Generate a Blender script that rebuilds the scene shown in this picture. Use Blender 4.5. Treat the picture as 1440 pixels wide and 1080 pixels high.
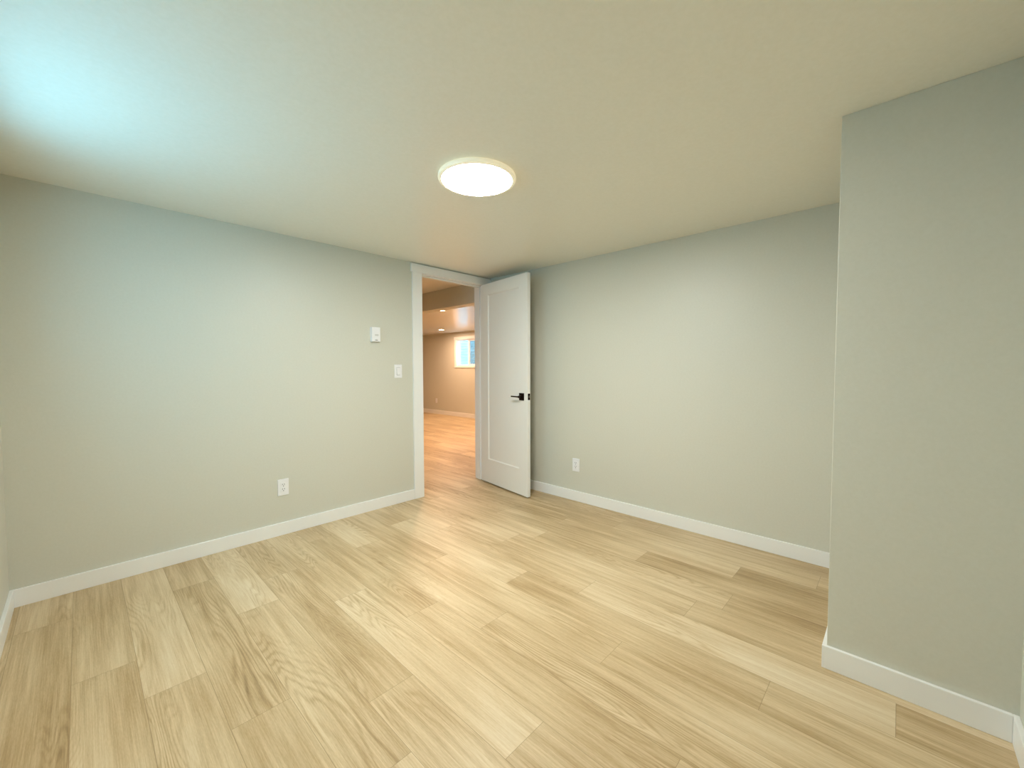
import bpy, bmesh, math, random
from mathutils import Vector, Matrix
random.seed(7)
for o in list(bpy.data.objects):
    bpy.data.objects.remove(o)
S = bpy.context.scene
C = S.collection

# ------------------------------------------------------------------ camera
cam = bpy.data.cameras.new('camera')
cam.sensor_fit = 'HORIZONTAL'
cam.sensor_width = 36.0
cam.lens = 575.6 / 1440 * 36.0
cam.clip_start = 0.02
co = bpy.data.objects.new('camera', cam)
C.objects.link(co)
yaw, pitch, roll = math.radians(43.45), math.radians(2.252), math.radians(-0.127)
F = Vector((math.cos(yaw) * math.cos(pitch), math.sin(yaw) * math.cos(pitch), -math.sin(pitch)))
R0 = Vector((math.sin(yaw), -math.cos(yaw), 0))
U0 = R0.cross(F)
Rv = R0 * math.cos(roll) + U0 * math.sin(roll)
Uv = U0 * math.cos(roll) - R0 * math.sin(roll)
co.matrix_world = Matrix(((Rv.x, Uv.x, -F.x, -3.016), (Rv.y, Uv.y, -F.y, -3.173), (Rv.z, Uv.z, -F.z, 1.1854), (0, 0, 0, 1)))
S.camera = co

# ------------------------------------------------------------------ world, exposure
S.view_settings.view_transform = 'Standard'
S.view_settings.look = 'None'
S.view_settings.gamma = 1.0
S.view_settings.use_curve_mapping = False
S.view_settings.exposure = 1.42
W = bpy.data.worlds.new('sky')
S.world = W
W.use_nodes = True
bg = W.node_tree.nodes['Background']
_nt = W.node_tree
_tc = _nt.nodes.new('ShaderNodeTexCoord')
_sp = _nt.nodes.new('ShaderNodeSeparateXYZ')
_mr = _nt.nodes.new('ShaderNodeMapRange')
_mr.inputs[1].default_value = -0.5
_mr.inputs[2].default_value = 0.5
_cr = _nt.nodes.new('ShaderNodeMix')
_cr.data_type = 'RGBA'
_cr.inputs['A'].default_value = (0.27, 0.72, 1.0, 1)     # deep blue western sky
_cr.inputs['B'].default_value = (0.50, 0.72, 0.88, 1)     # hazier eastern sky
_nt.links.new(_tc.outputs['Generated'], _sp.inputs[0])
_nt.links.new(_sp.outputs[0], _mr.inputs[0])
_nt.links.new(_mr.outputs[0], _cr.inputs['Factor'])
_nt.links.new(_cr.outputs['Result'], bg.inputs['Color'])
bg.inputs['Strength'].default_value = 3.0

P = dict(ceiling=30.0, day=70.0, pot=9.5, far_day=60.0)

def area(name, loc, direction, sx, sy, power, col, shape='RECTANGLE', spread=180):
    l = bpy.data.lights.new(name, 'AREA')
    l.shape = shape
    l.size = sx
    l.size_y = sy
    l.energy = power
    l.color = col
    l.spread = math.radians(spread)
    o = bpy.data.objects.new(name, l)
    C.objects.link(o)
    o.location = loc
    o.rotation_euler = Vector(direction).to_track_quat('-Z', 'Z').to_euler()
    return o

# daylight that falls through the two high basement windows
area('daylight_west', (-3.47, -1.35, 1.60), (1, 0, 0), 1.30, 0.70, 1.0, (1, 1, 1)).data.cycles.is_portal = True
area('daylight_east', (3.50, 4.13, 1.555), (-1, 0, 0), 1.15, 0.62, 1.0, (1, 1, 1)).data.cycles.is_portal = True

# ------------------------------------------------------------------ materials
def srgb(r, g, b):
    f = lambda v: (v / 255 / 12.92) if v / 255 <= 0.04045 else ((v / 255 + 0.055) / 1.055) ** 2.4
    return (f(r), f(g), f(b), 1)

def mat(name, col, rough=0.5, spec=0.5, metal=0.0, bump=None):
    m = bpy.data.materials.new(name)
    m.use_nodes = True
    nt = m.node_tree
    b = nt.nodes['Principled BSDF']
    b.inputs['Base Color'].default_value = col
    b.inputs['Roughness'].default_value = rough
    b.inputs['Specular IOR Level'].default_value = spec
    b.inputs['Metallic'].default_value = metal
    if bump:
        tc = nt.nodes.new('ShaderNodeTexCoord')
        n = nt.nodes.new('ShaderNodeTexNoise')
        n.inputs['Scale'].default_value = bump[0]
        n.inputs['Detail'].default_value = 3
        bp = nt.nodes.new('ShaderNodeBump')
        bp.inputs['Strength'].default_value = bump[1]
        bp.inputs['Distance'].default_value = bump[2]
        nt.links.new(tc.outputs['Object'], n.inputs['Vector'])
        nt.links.new(n.outputs['Fac'], bp.inputs['Height'])
        nt.links.new(bp.outputs['Normal'], b.inputs['Normal'])
        # faint mottling of the roller-applied paint
        n2 = nt.nodes.new('ShaderNodeTexNoise')
        n2.inputs['Scale'].default_value = bump[0] * 0.6
        mx = nt.nodes.new('ShaderNodeMix')
        mx.data_type = 'RGBA'
        mx.inputs['A'].default_value = (col[0] * 0.965, col[1] * 0.965, col[2] * 0.95, 1)
        mx.inputs['B'].default_value = (min(1, col[0] * 1.035), min(1, col[1] * 1.035), min(1, col[2] * 1.05), 1)
        nt.links.new(tc.outputs['Object'], n2.inputs['Vector'])
        nt.links.new(n2.outputs['Fac'], mx.inputs['Factor'])
        nt.links.new(mx.outputs['Result'], b.inputs['Base Color'])
    return m

def emis(name, col, strength):
    m = bpy.data.materials.new(name)
    m.use_nodes = True
    b = m.node_tree.nodes['Principled BSDF']
    b.inputs['Base Color'].default_value = (0.9, 0.9, 0.9, 1)
    b.inputs['Emission Color'].default_value = col
    b.inputs['Emission Strength'].default_value = strength
    return m

M = {}
M['wall'] = mat('wall_paint', srgb(216, 215, 202), 0.42, 0.45, bump=(140, 0.12, 0.002))
M['ceiling'] = mat('ceiling_paint', srgb(246, 244, 232), 0.36, 0.45, bump=(110, 0.12, 0.002))
M['ceiling_far'] = mat('ceiling_far_paint', srgb(236, 233, 224), 0.2, 0.6)
M['trim'] = mat('trim_paint', srgb(248, 248, 246), 0.32, 0.5)
M['door'] = mat('door_paint', srgb(244, 244, 240), 0.35, 0.5)
M['plastic'] = mat('white_plastic', srgb(246, 246, 248), 0.3, 0.5)
M['slot'] = mat('dark_slot', srgb(60, 56, 66), 0.5, 0.3)
M['grey'] = mat('grey_plastic', srgb(165, 165, 160), 0.4, 0.4)
M['bronze'] = mat('dark_bronze_metal', srgb(40, 28, 24), 0.28, 0.5, 0.8)
M['steel'] = mat('latch_steel', srgb(120, 108, 92), 0.3, 0.5, 0.9)
M['rim'] = mat('lamp_rim', srgb(250, 244, 222), 0.35, 0.5)
_b = M['rim'].node_tree.nodes['Principled BSDF']      # translucent rim, faintly lit by the ring of LEDs inside
_b.inputs['Emission Color'].default_value = (1.0, 0.88, 0.62, 1)
_b.inputs['Emission Strength'].default_value = 0.13
M['lens'] = emis('lamp_lens', (1.0, 0.985, 0.92, 1), 46.5)
M['potlens'] = emis('recessed_lens', (1.0, 0.70, 0.38, 1), 22.0)
M['vinyl'] = mat('window_vinyl', srgb(240, 242, 244), 0.3, 0.5)
M['well'] = mat('well_liner', srgb(205, 222, 230), 0.8, 0.3, bump=(14, 0.3, 0.01))

gm = bpy.data.materials.new('window_glass')
gm.use_nodes = True
nt = gm.node_tree
nt.nodes.clear()
out = nt.nodes.new('ShaderNodeOutputMaterial')
tr = nt.nodes.new('ShaderNodeBsdfTransparent')
tr.inputs['Color'].default_value = (0.93, 0.97, 0.98, 1)
gl = nt.nodes.new('ShaderNodeBsdfGlossy')
gl.inputs['Roughness'].default_value = 0.02
mx = nt.nodes.new('ShaderNodeMixShader')
mx.inputs[0].default_value = 0.05
nt.links.new(tr.outputs[0], mx.inputs[1])
nt.links.new(gl.outputs[0], mx.inputs[2])
nt.links.new(mx.outputs[0], out.inputs[0])
M['glass'] = gm

# fine insect screen: half open weave, half grey thread
sm_ = bpy.data.materials.new('insect_screen')
sm_.use_nodes = True
nt = sm_.node_tree
tr = nt.nodes.new('ShaderNodeBsdfTransparent')
mx = nt.nodes.new('ShaderNodeMixShader')
mx.inputs[0].default_value = 0.42
pb = nt.nodes['Principled BSDF']
pb.inputs['Base Color'].default_value = srgb(96, 122, 134)
nt.links.new(tr.outputs[0], mx.inputs[1])
nt.links.new(pb.outputs[0], mx.inputs[2])
nt.links.new(mx.outputs[0], nt.nodes['Material Output'].inputs[0])
M['screen'] = sm_

def wood_material():
    m = bpy.data.materials.new('oak_plank')
    m.use_nodes = True
    nt = m.node_tree
    N, L = nt.nodes, nt.links
    b = N['Principled BSDF']
    uv = N.new('ShaderNodeUVMap'); uv.uv_map = 'UVMap'
    at = N.new('ShaderNodeAttribute'); at.attribute_name = 'plank'
    sep = N.new('ShaderNodeSeparateXYZ'); L.new(uv.outputs[0], sep.inputs[0])
    sc = N.new('ShaderNodeSeparateColor'); L.new(at.outputs['Color'], sc.inputs[0])
    def math_(op, a, b_=None, c=None, clamp=False):
        n = N.new('ShaderNodeMath'); n.operation = op; n.use_clamp = clamp
        for i, v in enumerate((a, b_, c)):
            if v is None: continue
            if isinstance(v, (int, float)): n.inputs[i].default_value = v
            else: L.new(v, n.inputs[i])
        return n.outputs[0]
    def vec(x, y, z):
        n = N.new('ShaderNodeCombineXYZ')
        for i, v in enumerate((x, y, z)):
            if isinstance(v, (int, float)): n.inputs[i].default_value = v
            else: L.new(v, n.inputs[i])
        return n.outputs[0]
    def noise(v, scale, detail=3, rough=0.5, dist=0.0):
        n = N.new('ShaderNodeTexNoise')
        n.inputs['Scale'].default_value = scale
        n.inputs['Detail'].default_value = detail
        n.inputs['Roughness'].default_value = rough
        n.inputs['Distortion'].default_value = dist
        L.new(v, n.inputs['Vector'])
        return n.outputs['Fac']
    u, v = sep.outputs[0], sep.outputs[1]
    rnd, tone = sc.outputs[0], sc.outputs[1]
    off = math_('MULTIPLY', rnd, 37.0)
    # growth rings: contour lines of a field stretched along the plank
    f1 = noise(vec(math_('MULTIPLY', u, 8.0), math_('MULTIPLY', v, 0.75), off), 1.0, 1.5, 0.45, 0.25)
    f1b = noise(vec(math_('MULTIPLY', u, 60.0), math_('MULTIPLY', v, 7.0), off), 1.0, 2, 0.5)
    f1 = math_('ADD', f1, math_('MULTIPLY', f1b, 0.022))
    rings = math_('SINE', math_('MULTIPLY', f1, 190.0))
    rings = math_('MULTIPLY_ADD', rings, 0.5, 0.5)
    rings = math_('POWER', rings, 2.2)
    mask = noise(vec(math_('MULTIPLY', u, 5.0), math_('MULTIPLY', v, 1.1), math_('ADD', off, 11.0)), 1.0, 1, 0.5)
    mr = N.new('ShaderNodeMapRange'); L.new(mask, mr.inputs[0])
    mr.inputs[1].default_value = 0.44; mr.inputs[2].default_value = 0.66
    rings = math_('MULTIPLY', rings, mr.outputs[0])
    # straight fine grain
    fine = noise(vec(math_('MULTIPLY', u, 260.0), math_('MULTIPLY', v, 5.0), off), 1.0, 4, 0.65)
    streak = noise(vec(math_('MULTIPLY', u, 34.0), math_('MULTIPLY', v, 1.6), math_('ADD', off, 5.0)), 1.0, 3, 0.55)
    speck = noise(vec(math_('MULTIPLY', u, 500.0), math_('MULTIPLY', v, 60.0), off), 1.0, 2, 0.5)
    blot = noise(vec(math_('MULTIPLY', u, 3.0), math_('MULTIPLY', v, 1.2), math_('ADD', off, 21.0)), 1.0, 2, 0.5)
    ce = lambda x, k: math_('MULTIPLY', math_('SUBTRACT', x, 0.5), k)
    val = math_('ADD', ce(fine, 0.62), ce(streak, 0.72))
    val = math_('ADD', val, ce(speck, 0.25))
    val = math_('ADD', val, ce(blot, 0.7))
    val = math_('ADD', val, ce(tone, 0.30))
    val = math_('SUBTRACT', val, math_('MULTIPLY', rings, 0.20))
    val = math_('ADD', val, 0.55, clamp=True)
    cr = N.new('ShaderNodeValToRGB'); L.new(val, cr.inputs[0])
    e = cr.color_ramp.elements
    e[0].position = 0.0; e[0].color = srgb(140, 112, 72)
    e[1].position = 1.0; e[1].color = srgb(236, 220, 190)
    k = cr.color_ramp.elements.new(0.35); k.color = srgb(186, 159, 117)
    k = cr.color_ramp.elements.new(0.65); k.color = srgb(216, 193, 154)
    # seams: v-groove along the plank's four edges (width .182, length 1.22)
    du = math_('MINIMUM', u, math_('SUBTRACT', 0.182, u))
    dv = math_('MINIMUM', v, math_('SUBTRACT', 1.22, v))
    d = math_('MINIMUM', du, dv)
    ms = N.new('ShaderNodeMapRange'); L.new(d, ms.inputs[0])
    ms.inputs[1].default_value = 0.0002; ms.inputs[2].default_value = 0.0013
    ms.inputs[3].default_value = 0.25; ms.inputs[4].default_value = 1.0
    mix = N.new('ShaderNodeMix'); mix.data_type = 'RGBA'
    mix.inputs['A'].default_value = srgb(146, 118, 80)
    L.new(cr.outputs[0], mix.inputs['B']); L.new(ms.outputs[0], mix.inputs['Factor'])
    L.new(mix.outputs['Result'], b.inputs['Base Color'])
    bp = N.new('ShaderNodeBump'); bp.inputs['Strength'].default_value = 0.25; bp.inputs['Distance'].default_value = 0.0015
    h = math_('ADD', math_('MULTIPLY', ms.outputs[0], 1.0), math_('MULTIPLY', fine, 0.30))
    L.new(h, bp.inputs['Height'])
    L.new(bp.outputs[0], b.inputs['Normal'])
    rg = math_('MULTIPLY_ADD', fine, 0.14, 0.33)
    L.new(rg, b.inputs['Roughness'])
    b.inputs['Specular IOR Level'].default_value = 0.5
    return m
M['wood'] = wood_material()

# ------------------------------------------------------------------ helpers
def add_box(bm, x0, x1, y0, y1, z0, z1, bev=0.0, seg=2):
    t = bmesh.new()
    bmesh.ops.create_cube(t, size=1)
    for v in t.verts:
        v.co = Vector(((x0 + x1) / 2 + v.co.x * (x1 - x0), (y0 + y1) / 2 + v.co.y * (y1 - y0), (z0 + z1) / 2 + v.co.z * (z1 - z0)))
    if bev:
        bmesh.ops.bevel(t, geom=t.edges[:], offset=bev, segments=seg, affect='EDGES', profile=0.5)
    me = bpy.data.meshes.new('tmp')
    t.to_mesh(me); t.free()
    bm.from_mesh(me)
    bpy.data.meshes.remove(me)

def add_cyl(bm, c, axis, r0, r1, h, n=48):
    """truncated cone from c along axis."""
    a = Vector(axis).normalized()
    q = a.to_track_quat('Z', 'Y').to_matrix().to_4x4()
    bmesh.ops.create_cone(bm, cap_ends=True, segments=n, radius1=r0, radius2=r1, depth=h,
                          matrix=Matrix.Translation(Vector(c) + a * h / 2) @ q)

def add_lathe(bm, prof, n=96, c=(0, 0, 0)):
    rings = []
    for r, z in prof:
        if r < 1e-6:
            rings.append([bm.verts.new((c[0], c[1], c[2] + z))])
        else:
            rings.append([bm.verts.new((c[0] + r * math.cos(2 * math.pi * i / n), c[1] + r * math.sin(2 * math.pi * i / n), c[2] + z)) for i in range(n)])
    for a, b in zip(rings, rings[1:]):
        for i in range(n):
            j = (i + 1) % n
            if len(a) == 1 and len(b) == 1: continue
            if len(a) == 1: bm.faces.new((a[0], b[j], b[i]))
            elif len(b) == 1: bm.faces.new((a[i], a[j], b[0]))
            else: bm.faces.new((a[i], a[j], b[j], b[i]))

def obj(name, bm, m, parent=None, smooth=False, fix=True):
    if fix:
        bmesh.ops.recalc_face_normals(bm, faces=bm.faces[:])
    me = bpy.data.meshes.new(name)
    bm.to_mesh(me); bm.free()
    me.materials.append(m)
    if smooth:
        for p in me.polygons: p.use_smooth = True
        me.set_sharp_from_angle(angle=math.radians(35))
    o = bpy.data.objects.new(name, me)
    C.objects.link(o)
    if parent: o.parent = parent
    return o

def boxes(name, bl, m, parent=None, bev=0.0):
    bm = bmesh.new()
    for b in bl: add_box(bm, *b, bev=bev)
    return obj(name, bm, m, parent)

def tag(o, label, cat, kind=None, group=None):
    o['label'] = label
    o['category'] = cat
    if kind: o['kind'] = kind
    if group: o['group'] = group
    return o

def empty(name, loc=(0, 0, 0), rz=0.0):
    o = bpy.data.objects.new(name, None)
    o.empty_display_size = 0.1
    C.objects.link(o)
    o.location = loc
    o.rotation_euler = (0, 0, rz)
    return o

# ------------------------------------------------------------------ measurements
H = 2.127      # ceiling
XL = -3.288    # west wall face
XB, YB, YS = -1.018, -2.991, -3.474   # chase face, chase corner, south wall face
WT = 0.12      # partition thickness
JL, JR = -0.857, -0.108               # door jamb faces
DH = 2.037     # head jamb underside
XF, YF = 3.332, 6.9                   # far wall face, hall end
HF = 2.055     # far room ceiling
TB, HB = 0.0142, 0.0895               # baseboard
WY0, WY1, WZ0, WZ1 = -2.0, -0.70, 1.22, 1.97

# ------------------------------------------------------------------ floor: planks along y
def make_floor():
    bm = bmesh.new()
    uvl = bm.loops.layers.uv.new('UVMap')
    cl = bm.loops.layers.float_color.new('plank')
    joints = {-8: -.343, -7: -.95, -6: -1.235, -5: -1.61, -4: -.886, -3: -1.835, -2: -1.115, -1: -.28, 0: -1.817, 1: -1.11,
              2: -1.627, 3: -1.973, 4: -2.453, 5: -1.35, 6: -.802, 7: -2.517, 8: -2.877, 9: -1.9}
    tones = {(-4, 1): .8, (3, 0): .95, (2, 1): .8, (2, 0): .35, (2, 2): .5, (6, 1): .3, (6, 0): .55, (1, 0): .5, (-2, 0): .85, (-2, -1): .35, (-2, 1): .65, (-3, 0): .3,
             (7, 0): .15, (0, 1): .6, (-1, 0): .3, (-8, 0): .2, (4, 0): .6, (-4, 0): .5}
    LP = 1.22
    y0, y1 = YS - 0.02, YF + 0.02
    xe = XF + 0.02
    xs = XL - 0.02
    for k in range(-9, 29):
        a, b = -1.80 + .182 * k, -1.80 + .182 * (k + 1)
        xa, xb = max(a, xs), min(b, xe)
        if xb <= xa: continue
        j = joints.get(k, random.uniform(-1.2, 0))
        n0 = math.floor((y0 - j) / LP)
        n1 = math.ceil((y1 - j) / LP)
        for n in range(n0, n1):
            s, e = j + n * LP, j + (n + 1) * LP
            sa, ea = max(s, y0), min(e, y1)
            if ea <= sa: continue
            key = (k, n + 1 if True else 0)
            r = random.random()
            tone = tones.get((k, n + 1), random.uniform(.25, .75))
            vs = [bm.verts.new(p) for p in ((xa, sa, 0), (xb, sa, 0), (xb, ea, 0), (xa, ea, 0))]
            f = bm.faces.new(vs)
            for l, (x, y) in zip(f.loops, ((xa, sa), (xb, sa), (xb, ea), (xa, ea))):
                l[uvl].uv = (x - a, y - s)
                l[cl] = (r, tone, 0, 1)
    me_o = obj('floor', bm, M['wood'], fix=False)
    return me_o
tag(make_floor(), 'light oak plank floor running through the room and the doorway', 'floor', 'structure')
tag(boxes('trim_1', [(XL - .3, XF + .4, YS - .3, YF + .3, -.12, -.004)], M['trim']), 'subfloor slab below the oak planks', 'slab', 'structure')

# ------------------------------------------------------------------ ceilings
tag(boxes('ceiling', [(XL - .14, 0.0, YS - .14, YF + .14, H, H + .1), (0.0, .14, YS - .14, 0, H, H + .1)], M['ceiling']),
    'flat painted ceiling of the empty room with round lamp', 'ceiling', 'structure')
tag(boxes('ceiling_far', [(0.14, XF + .14, WT, YF + .14, HF, HF + .17)], M['ceiling_far']),
    'lower satin ceiling of the room beyond the doorway', 'ceiling', 'structure')
tag(boxes('trim_2', [(0.0, .14, WT, YF + .14, 1.905, H + .1)], M['wall'], bev=.002),
    'dropped drywall beam seen through the top of the doorway', 'beam', 'structure')

# ------------------------------------------------------------------ walls
tag(boxes('wall_north', [(XL - .14, JL - .02, 0, WT, 0, H), (JR + .02, 0.0, 0, WT, 0, H), (JL - .02, JR + .02, 0, WT, DH + .02, H)], M['wall']),
    'left wall of the room with the open doorway, painted pale greige', 'wall', 'structure')
tag(boxes('wall_east', [(0, .12, YB, WT, 0, H)], M['wall']), 'right wall behind the open door, painted pale greige', 'wall', 'structure')
tag(boxes('wall_southeast', [(XB, .12, YS - .14, YB, 0, H)], M['wall'], bev=.002), 'boxed-out wall corner at the right edge of the room', 'wall', 'structure')
tag(boxes('wall_south', [(XL - .14, XB, YS - .14, YS, 0, H)], M['wall']), 'near wall meeting the boxed-out corner at the far right edge', 'wall', 'structure')
tag(boxes('wall_west', [(XL - .14, XL, YS, WY0, 0, H), (XL - .14, XL, WY1, 0, 0, H), (XL - .14, XL, WY0, WY1, 0, WZ0), (XL - .14, XL, WY0, WY1, WZ1, H)], M['wall']),
    'wall sliver at the extreme left edge of the photo', 'wall', 'structure')
FY0, FY1, FZ0, FZ1 = 3.55, 4.705, 1.235, 1.875
tag(boxes('wall_far', [(XF, XF + .14, WT - .1, FY0, 0, HF), (XF, XF + .14, FY1, YF + .14, 0, HF), (XF, XF + .14, FY0, FY1, 0, FZ0), (XF, XF + .14, FY0, FY1, FZ1, HF)], M['wall']),
    'warm lit wall at the far end of the next room', 'wall', 'structure')
tag(boxes('wall_hall_end', [(XL - .14, XF + .14, YF, YF + .14, 0, H)], M['wall']), 'end wall of the next room', 'wall', 'structure')
tag(boxes('wall_hall_west', [(XL - .14, XL, WT, YF, 0, H)], M['wall']), 'west wall of the next room', 'wall', 'structure')
tag(boxes('wall_hall_south', [(.12, XF + .14, 0, WT, 0, HF)], M['wall']), 'south wall of the next room beside the doorway', 'wall', 'structure')

# ------------------------------------------------------------------ baseboards
CO = 0.100    # casing width
bb = .0018
tag(boxes('baseboard_north', [(XL, JL - .005 - CO, -TB, 0, 0, HB)], M['trim'], bev=bb), 'white baseboard along the left wall up to the doorway', 'baseboard', 'structure')
tag(boxes('baseboard_west', [(XL, XL + TB, YS, -TB, 0, HB)], M['trim'], bev=bb), 'white baseboard at the extreme left edge', 'baseboard', 'structure')
tag(boxes('baseboard_east', [(-TB, 0, YB + TB, -.018, 0, HB)], M['trim'], bev=bb), 'white baseboard along the right wall behind the door', 'baseboard', 'structure')
tag(boxes('baseboard_southeast', [(XB - TB, XB, YS + TB, YB + TB, 0, HB), (XB, 0, YB, YB + TB, 0, HB)], M['trim'], bev=bb), 'white baseboard wrapping the boxed-out corner on the right', 'baseboard', 'structure')
tag(boxes('baseboard_south', [(XL + TB, XB - .0005, YS, YS + TB, 0, HB)], M['trim'], bev=bb), 'white baseboard at the bottom right edge', 'baseboard', 'structure')
tag(boxes('baseboard_far', [(XF - TB, XF, WT, YF, 0, .10)], M['trim'], bev=bb), 'baseboard on the far wall seen through the doorway', 'baseboard', 'structure')

# ------------------------------------------------------------------ door casing and jambs
def casing(y0, y1, nm, lab):
    e = empty(nm, ((JL + JR) / 2, (y0 + y1) / 2, 0))
    ox, oy = e.location.x, e.location.y
    def p(n, *b):
        bm = bmesh.new(); add_box(bm, b[0] - ox, b[1] - ox, b[2] - oy, b[3] - oy, b[4], b[5], bev=.0015)
        obj(n, bm, M['trim'], e)
    p('side_casing', JL - .005 - CO, JL - .005, y0, y1, 0, DH + .006)
    xr = min(JR + .005 + CO, -.0005) if y0 < 0 else JR + .005 + CO
    p('side_casing', JR + .005, xr, y0, y1, 0, DH + .006)
    hy0, hy1 = (y0 - .004, y1) if y0 < 0 else (y0, y1 + .004)
    p('head_casing', JL - .005 - CO - .011, xr, hy0, hy1, DH + .006, DH + .078)
    tag(e, lab, 'door trim', 'structure')
casing(-.016, 0, 'trim_3', 'white flat door casing on the room side of the doorway')
casing(WT, WT + .016, 'trim_4', 'white flat door casing on the far side of the doorway')
e = empty('trim_5', ((JL + JR) / 2, WT / 2, 0))
ox, oy = e.location.x, e.location.y
def jp(n, *b):
    bm = bmesh.new(); add_box(bm, b[0] - ox, b[1] - ox, b[2] - oy, b[3] - oy, b[4], b[5], bev=.001)
    return obj(n, bm, M['trim'], e)
jp('side_jamb', JL - .019, JL, 0, WT, 0, DH + .019)
jp('side_jamb', JR, JR + .019, 0, WT, 0, DH + .019)
jp('head_jamb', JL, JR, 0, WT, DH, DH + .019)
jp('door_stop', JL, JL + .011, .040, .075, 0, DH - .011)
jp('door_stop', JR - .011, JR, .040, .075, 0, DH - .011)
jp('door_stop', JL, JR, .040, .075, DH - .011, DH)
tag(e, 'white door jambs and stops lining the doorway', 'door frame', 'structure')

# ------------------------------------------------------------------ the open door
def door_leaf(parent, w, t, z0, z1):
    bm = bmesh.new()
    s0, s1, p0, p1 = .122, w - .124, z0 + .240, z1 - .112
    sl, dp = .010, .0075
    for side in (0, 1):
        y = 0 if side == 0 else t
        yi = dp if side == 0 else t - dp
        O = [(0, z0), (w, z0), (w, z1), (0, z1)]
        A = [(s0, p0), (s1, p0), (s1, p1), (s0, p1)]
        B = [(s0 + sl, p0 + sl), (s1 - sl, p0 + sl), (s1 - sl, p1 - sl), (s0 + sl, p1 - sl)]
        vo = [bm.verts.new((a, y, b)) for a, b in O]
        va = [bm.verts.new((a, y, b)) for a, b in A]
        vb = [bm.verts.new((a, yi, b)) for a, b in B]
        for i in range(4):
            j = (i + 1) % 4
            bm.faces.new((vo[i], vo[j], va[j], va[i]))
            bm.faces.new((va[i], va[j], vb[j], vb[i]))
        bm.faces.new(vb)
        if side == 0: f0 = vo
        else:
            for i in range(4):
                j = (i + 1) % 4
                bm.faces.new((f0[i], f0[j], vo[j], vo[i]))
    bmesh.ops.recalc_face_normals(bm, faces=bm.faces[:])
    edge = [ed for ed in bm.edges if all(abs(v.co.y) < 1e-6 or abs(v.co.y - t) < 1e-6 for v in ed.verts)
            and all((v.co.x < 1e-6 or v.co.x > w - 1e-6 or v.co.z < z0 + 1e-6 or v.co.z > z1 - 1e-6) for v in ed.verts)
            and ed.calc_length() > .01 and not any(v.co.x > .1 and v.co.x < w - .1 for v in ed.verts)
            and len(ed.link_faces) == 2 and ed.calc_face_angle(0) > .5]
    bmesh.ops.bevel(bm, geom=edge, offset=.0015, segments=2, affect='EDGES')
    return obj('door_leaf', bm, M['door'], parent)

DA = math.radians(180 + 81.14)
DW, DT = .746, .035
door = empty('door_1', (-.146, -.016, 0), DA)
leaf = door_leaf(door, DW, DT, .012, 2.035)
def lever_handle(side):
    s = -1 if side == 0 else 1
    y = 0 if side == 0 else DT
    hz, hs = .923, .668
    bm = bmesh.new()
    a, b = sorted((y, y + s * .009))
    add_box(bm, hs - .032, hs + .032, a, b, hz - .033, hz + .033, bev=.0015)
    hd = obj('door_handle', bm, M['bronze'], door)
    hd['label'] = 'dark bronze lever handle on square plate'
    bm = bmesh.new()
    add_cyl(bm, (hs, y + s * .009, hz), (0, s, 0), .013, .0105, .032, 32)
    a, b = sorted((y + s * .036, y + s * .050))
    add_box(bm, hs - .104, hs + .013, a, b, hz - .006, hz + .006, bev=.0018)
    lv = obj('lever', bm, M['bronze'], hd)
lever_handle(0)
lever_handle(1)
bm = bmesh.new()
add_box(bm, DW - .0005, DW + .0012, DT / 2 - .0125, DT / 2 + .0125, .896, .954, bev=.0005)
lp = obj('latch_plate', bm, M['bronze'], door)
lp['label'] = 'dark latch plate on the door edge'
bm = bmesh.new()
add_box(bm, DW, DW + .011, DT / 2 - .006, DT / 2 + .006, .916, .934, bev=.002)
obj('latch_bolt', bm, M['steel'], lp)
for hz in (.26, 1.02, 1.80):
    bm = bmesh.new()
    add_cyl(bm, (-.006, DT + .004, hz - .045), (0, 0, 1), .006, .006, .09, 20)
    add_box(bm, -.0015, .0005, .004, DT, hz - .044, hz + .044)
    obj('hinge', bm, M['bronze'], door, smooth=True)
tag(door, 'white single-panel door standing open against the right wall', 'door', 'structure')

# ------------------------------------------------------------------ wall plates
def plate_outlet(name, loc, rz, label, group=None):
    """local: plate faces -Y, centred on origin."""
    e = empty(name, loc, rz)
    bm = bmesh.new(); add_box(bm, -.036, .036, -.006, 0, -.058, .058, bev=.002)
    obj('wall_plate', bm, M['plastic'], e)
    bm = bmesh.new(); add_box(bm, -.0175, .0175, -.0085, -.005, -.034, .034, bev=.001)
    rc = obj('receptacle', bm, M['plastic'], e)
    for zc in (.0165, -.0165):
        for dx in (-.0065, .0065):
            bm = bmesh.new(); add_box(bm, dx - .0014, dx + .0014, -.0090, -.0080, zc + .001, zc + .009)
            obj('slot', bm, M['slot'], rc)
        bm = bmesh.new(); add_cyl(bm, (0, -.0090, zc - .007), (0, 1, 0), .0030, .0030, .001, 20)
        obj('ground_hole', bm, M['slot'], rc)
    return tag(e, label, 'outlet', group=group)
plate_outlet('power_outlet', (-2.043, 0, .340), 0, 'white duplex outlet low on the left wall above the baseboard')
plate_outlet('power_outlet', (0, -1.101, .321), math.radians(-90), 'white duplex outlet low on the right wall beside the open door')
plate_outlet('power_outlet', (XF, 5.542, .343), math.radians(-90), 'tiny outlet on the warm far wall seen through the doorway')

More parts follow.
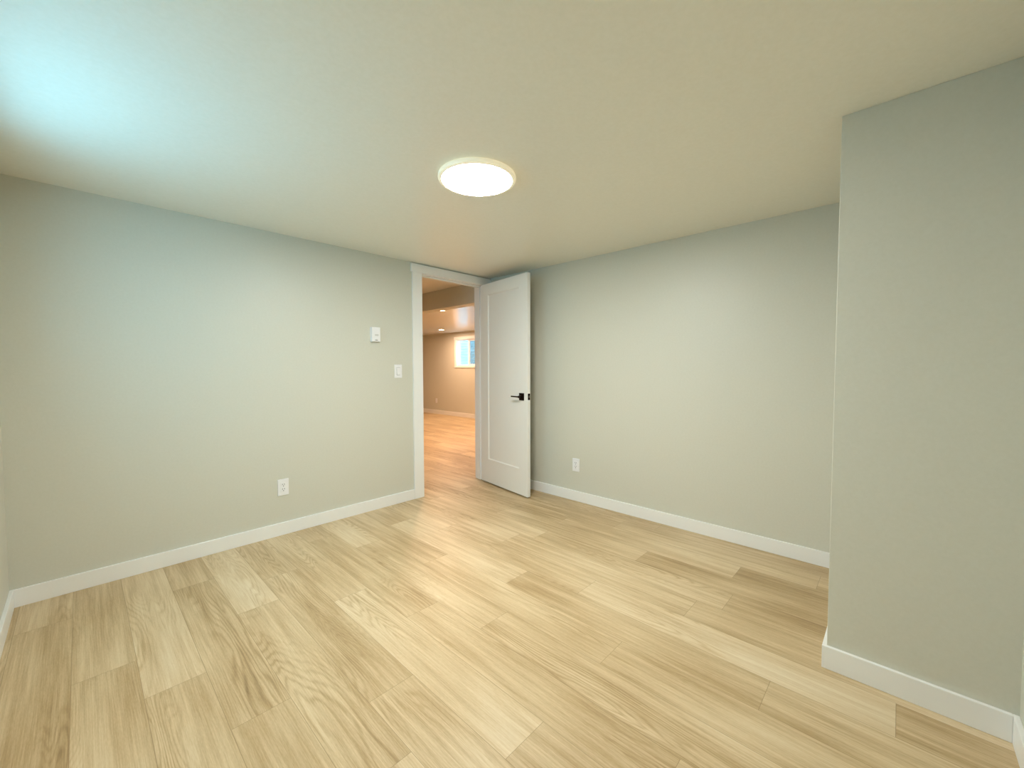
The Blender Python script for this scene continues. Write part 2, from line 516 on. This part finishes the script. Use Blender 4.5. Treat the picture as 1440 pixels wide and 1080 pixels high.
sw = empty('light_switch', (-1.1095, 0, 1.159))
bm = bmesh.new(); add_box(bm, -.0365, .0365, -.006, 0, -.058, .058, bev=.002)
obj('wall_plate', bm, M['plastic'], sw)
bm = bmesh.new(); add_box(bm, -.0170, .0170, -.0075, -.005, -.034, .034, bev=.0006)
fr_ = obj('rocker_frame', bm, M['grey'], sw)
bm = bmesh.new()
vs = [bm.verts.new(p) for p in ((-.0155, -.006, -.032), (.0155, -.006, -.032), (.0155, -.006, .032), (-.0155, -.006, .032),
                                (-.0155, -.0125, -.030), (.0155, -.0125, -.030), (.0155, -.0080, .032), (-.0155, -.0080, .032))]
for f in ((0, 1, 2, 3), (4, 5, 6, 7), (0, 1, 5, 4), (1, 2, 6, 5), (2, 3, 7, 6), (3, 0, 4, 7)):
    bm.faces.new([vs[i] for i in f])
obj('rocker', bm, M['plastic'], sw)
tag(sw, 'white rocker light switch beside the door casing', 'light switch')

th = empty('thermostat', (-1.322, 0, 1.464))
bm = bmesh.new(); add_box(bm, -.041, .037, -.010, 0, -.060, .060, bev=.0015)
obj('back_plate', bm, M['plastic'], th)
bm = bmesh.new(); add_box(bm, -.0385, .0365, -.026, -.0115, -.059, .060, bev=.003)
obj('cover', bm, M['plastic'], th)
bm = bmesh.new(); add_box(bm, -.034, .034, -.0125, -.0095, -.056, .056)
obj('seam', bm, M['grey'], th)
bm = bmesh.new(); add_box(bm, -.010, .012, -.0272, -.0255, -.050, -.043, bev=.0005)
obj('setting_window', bm, M['grey'], th)
bm = bmesh.new(); add_box(bm, -.012, .020, -.0266, -.0255, -.012, .002, bev=.0003)
obj('display', bm, mat('pale_grey', srgb(218, 218, 216), .3), th)
tag(th, 'white thermostat box on the left wall above the switch', 'thermostat')

# ------------------------------------------------------------------ ceiling lamp
LX, LY = -1.6455, -1.642
cl = empty('ceiling_light', (LX, LY, H))
bm = bmesh.new()
add_lathe(bm, [(0.0, -.0002), (.185, -.0002), (.190, -.003), (.193, -.010), (.193, -.018), (.190, -.0235), (.182, -.0268), (.1755, -.0265), (.1755, -.020), (0, -.020)])
obj('rim', bm, M['rim'], cl, smooth=True)
bm = bmesh.new()
add_lathe(bm, [(0.0, -.0275), (.10, -.027), (.165, -.0262), (.175, -.0250), (.175, -.0205), (0, -.0205)])
obj('lens', bm, M['lens'], cl, smooth=True)['label'] = 'glowing white diffuser'
cl.scale = (.985, .985, .95)
tag(cl, 'round flush ceiling lamp glowing in the middle of the ceiling', 'ceiling light')

# recessed lamps of the next room
def pot(x, y, label, k=1.0):
    e = empty('recessed_light', (x, y, HF))
    bm = bmesh.new()
    add_lathe(bm, [(.052, .000), (.075, .000), (.074, -.003), (.056, -.005), (.052, -.002), (.052, 0)], 48)
    obj('trim_ring', bm, M['trim'], e, smooth=True)
    bm = bmesh.new()
    add_lathe(bm, [(0, -.0035), (.0515, -.0025), (.0515, -.0005), (0, -.0005)], 48)
    obj('lens', bm, M['potlens'], e, smooth=True)
    l = area('recessed_lamp', (0, 0, -.02), (0, 0, -1), .10, .10, P['pot'] * k, (1.0, 0.64, 0.42), 'DISK')
    l.parent = e
    return tag(e, label, 'recessed light', group='recessed lights in the next room')
pot(.762, 1.88, 'recessed ceiling light nearest the beam, seen through the doorway')
pot(2.66, 4.41, 'recessed ceiling light near the far wall, seen through the doorway')
pot(2.66, 1.88, 'recessed ceiling light hidden behind the open door', 1.8)
pot(.762, 4.41, 'recessed ceiling light hidden behind the left wall', 0.35)

# ------------------------------------------------------------------ windows
def window(name, x, out, rz, org, y0, y1, z0, z1, label, mull):
    """x = room-side wall face, out = +1/-1 direction to the outside."""
    e = empty(name, org, rz)
    oy = (y0 + y1) / 2
    def p(n, a0, a1, b0, b1, c0, c1, m, bev=.0015, par=None):
        xa, xb = sorted((a0 * out, a1 * out))
        bm = bmesh.new(); add_box(bm, xa, xb, b0 - oy, b1 - oy, c0 - z0, c1 - z0, bev=bev)
        return obj(n, bm, m, par or e)
    cw = .066
    p('side_casing', -.016, 0, y0 - cw, y0, z0 - .045, z1, M['trim'])
    p('side_casing', -.016, 0, y1, y1 + cw, z0 - .045, z1, M['trim'])
    p('head_casing', -.020, 0, y0 - cw - .01, y1 + cw + .01, z1, z1 + cw, M['trim'])
    p('bottom_casing', -.016, 0, y0, y1, z0 - .045, z0, M['trim'])
    # lining
    p('lining', 0, .09, y0, y0 + .012, z0, z1, M['trim'])
    p('lining', 0, .09, y1 - .012, y1, z0, z1, M['trim'])
    p('lining', 0, .09, y0, y1, z1 - .012, z1, M['trim'])
    p('lining', 0, .09, y0, y1, z0, z0 + .012, M['trim'])
    # fixed frame
    a, b, c, d = y0 + .012, y1 - .012, z0 + .012, z1 - .012
    f = .016
    fm = p('frame', .03, .09, a, a + f, c, d, M['vinyl'])
    p('frame', .03, .09, b - f, b, c, d, M['vinyl'])
    p('frame', .03, .09, a, b, c, c + f, M['vinyl'])
    p('frame', .03, .09, a, b, d - f, d, M['vinyl'])
    p('mullion', .035, .075, mull - .014, mull + .014, c + f, d - f, M['vinyl'])
    p('glass', .059, .061, a + f, mull - .014, c + f, d - f, M['glass'], 0)
    p('glass', .079, .081, mull + .014, b - f, c + f, d - f, M['glass'], 0)
    g = .018
    # sliding sash on the near side of the mullion
    sa, sb, sc_, sd = a + f, mull - .014, c + f, d - f
    p('sash', .042, .072, sa, sa + g, sc_, sd, M['vinyl'])
    p('sash', .042, .072, sb - g, sb, sc_, sd, M['vinyl'])
    p('sash', .042, .072, sa, sb, sc_, sc_ + g, M['vinyl'])
    p('sash', .042, .072, sa, sb, sd - g, sd, M['vinyl'])
    p('insect_screen', .0825, .0830, sa, sb, sc_, sd, M['screen'], 0)
    tag(e, label, 'window', 'structure')
window('window_1', XF, 1, 0, (XF, (FY0 + FY1) / 2, FZ0), FY0, FY1, FZ0, FZ1, 'small bright high window on the far wall seen through the doorway', 4.30)
window('window_2', 0, -1, 0, (XL, (WY0 + WY1) / 2, WZ0), WY0, WY1, WZ0, WZ1,
       'high daylight window in the left wall beside the photographer', (WY0 + WY1) / 2)

# light well outside the far window: curved corrugated liner
bm = bmesh.new()
n = 40
cols = []
for i in range(n + 1):
    t = math.pi * i / n - math.pi / 2
    rr = 1 + .0 * i
    x, y = XF + .15 + .62 * math.cos(t), (FY0 + FY1) / 2 + .85 * math.sin(t)
    col = []
    for k in range(49):
        z = .9 + 1.15 * k / 48
        w = .010 * math.sin(2 * math.pi * z / .068)
        col.append(bm.verts.new((x + w * math.cos(t), y + w * math.sin(t), z)))
    cols.append(col)
for a, b in zip(cols, cols[1:]):
    for i in range(48):
        bm.faces.new((a[i], b[i], b[i + 1], a[i + 1]))
wl = obj('window_well', bm, M['well'], smooth=True, fix=False)
sm = wl.modifiers.new('thickness', 'SOLIDIFY'); sm.thickness = .004
tag(wl, 'bluish corrugated window well outside the small far window', 'window well')
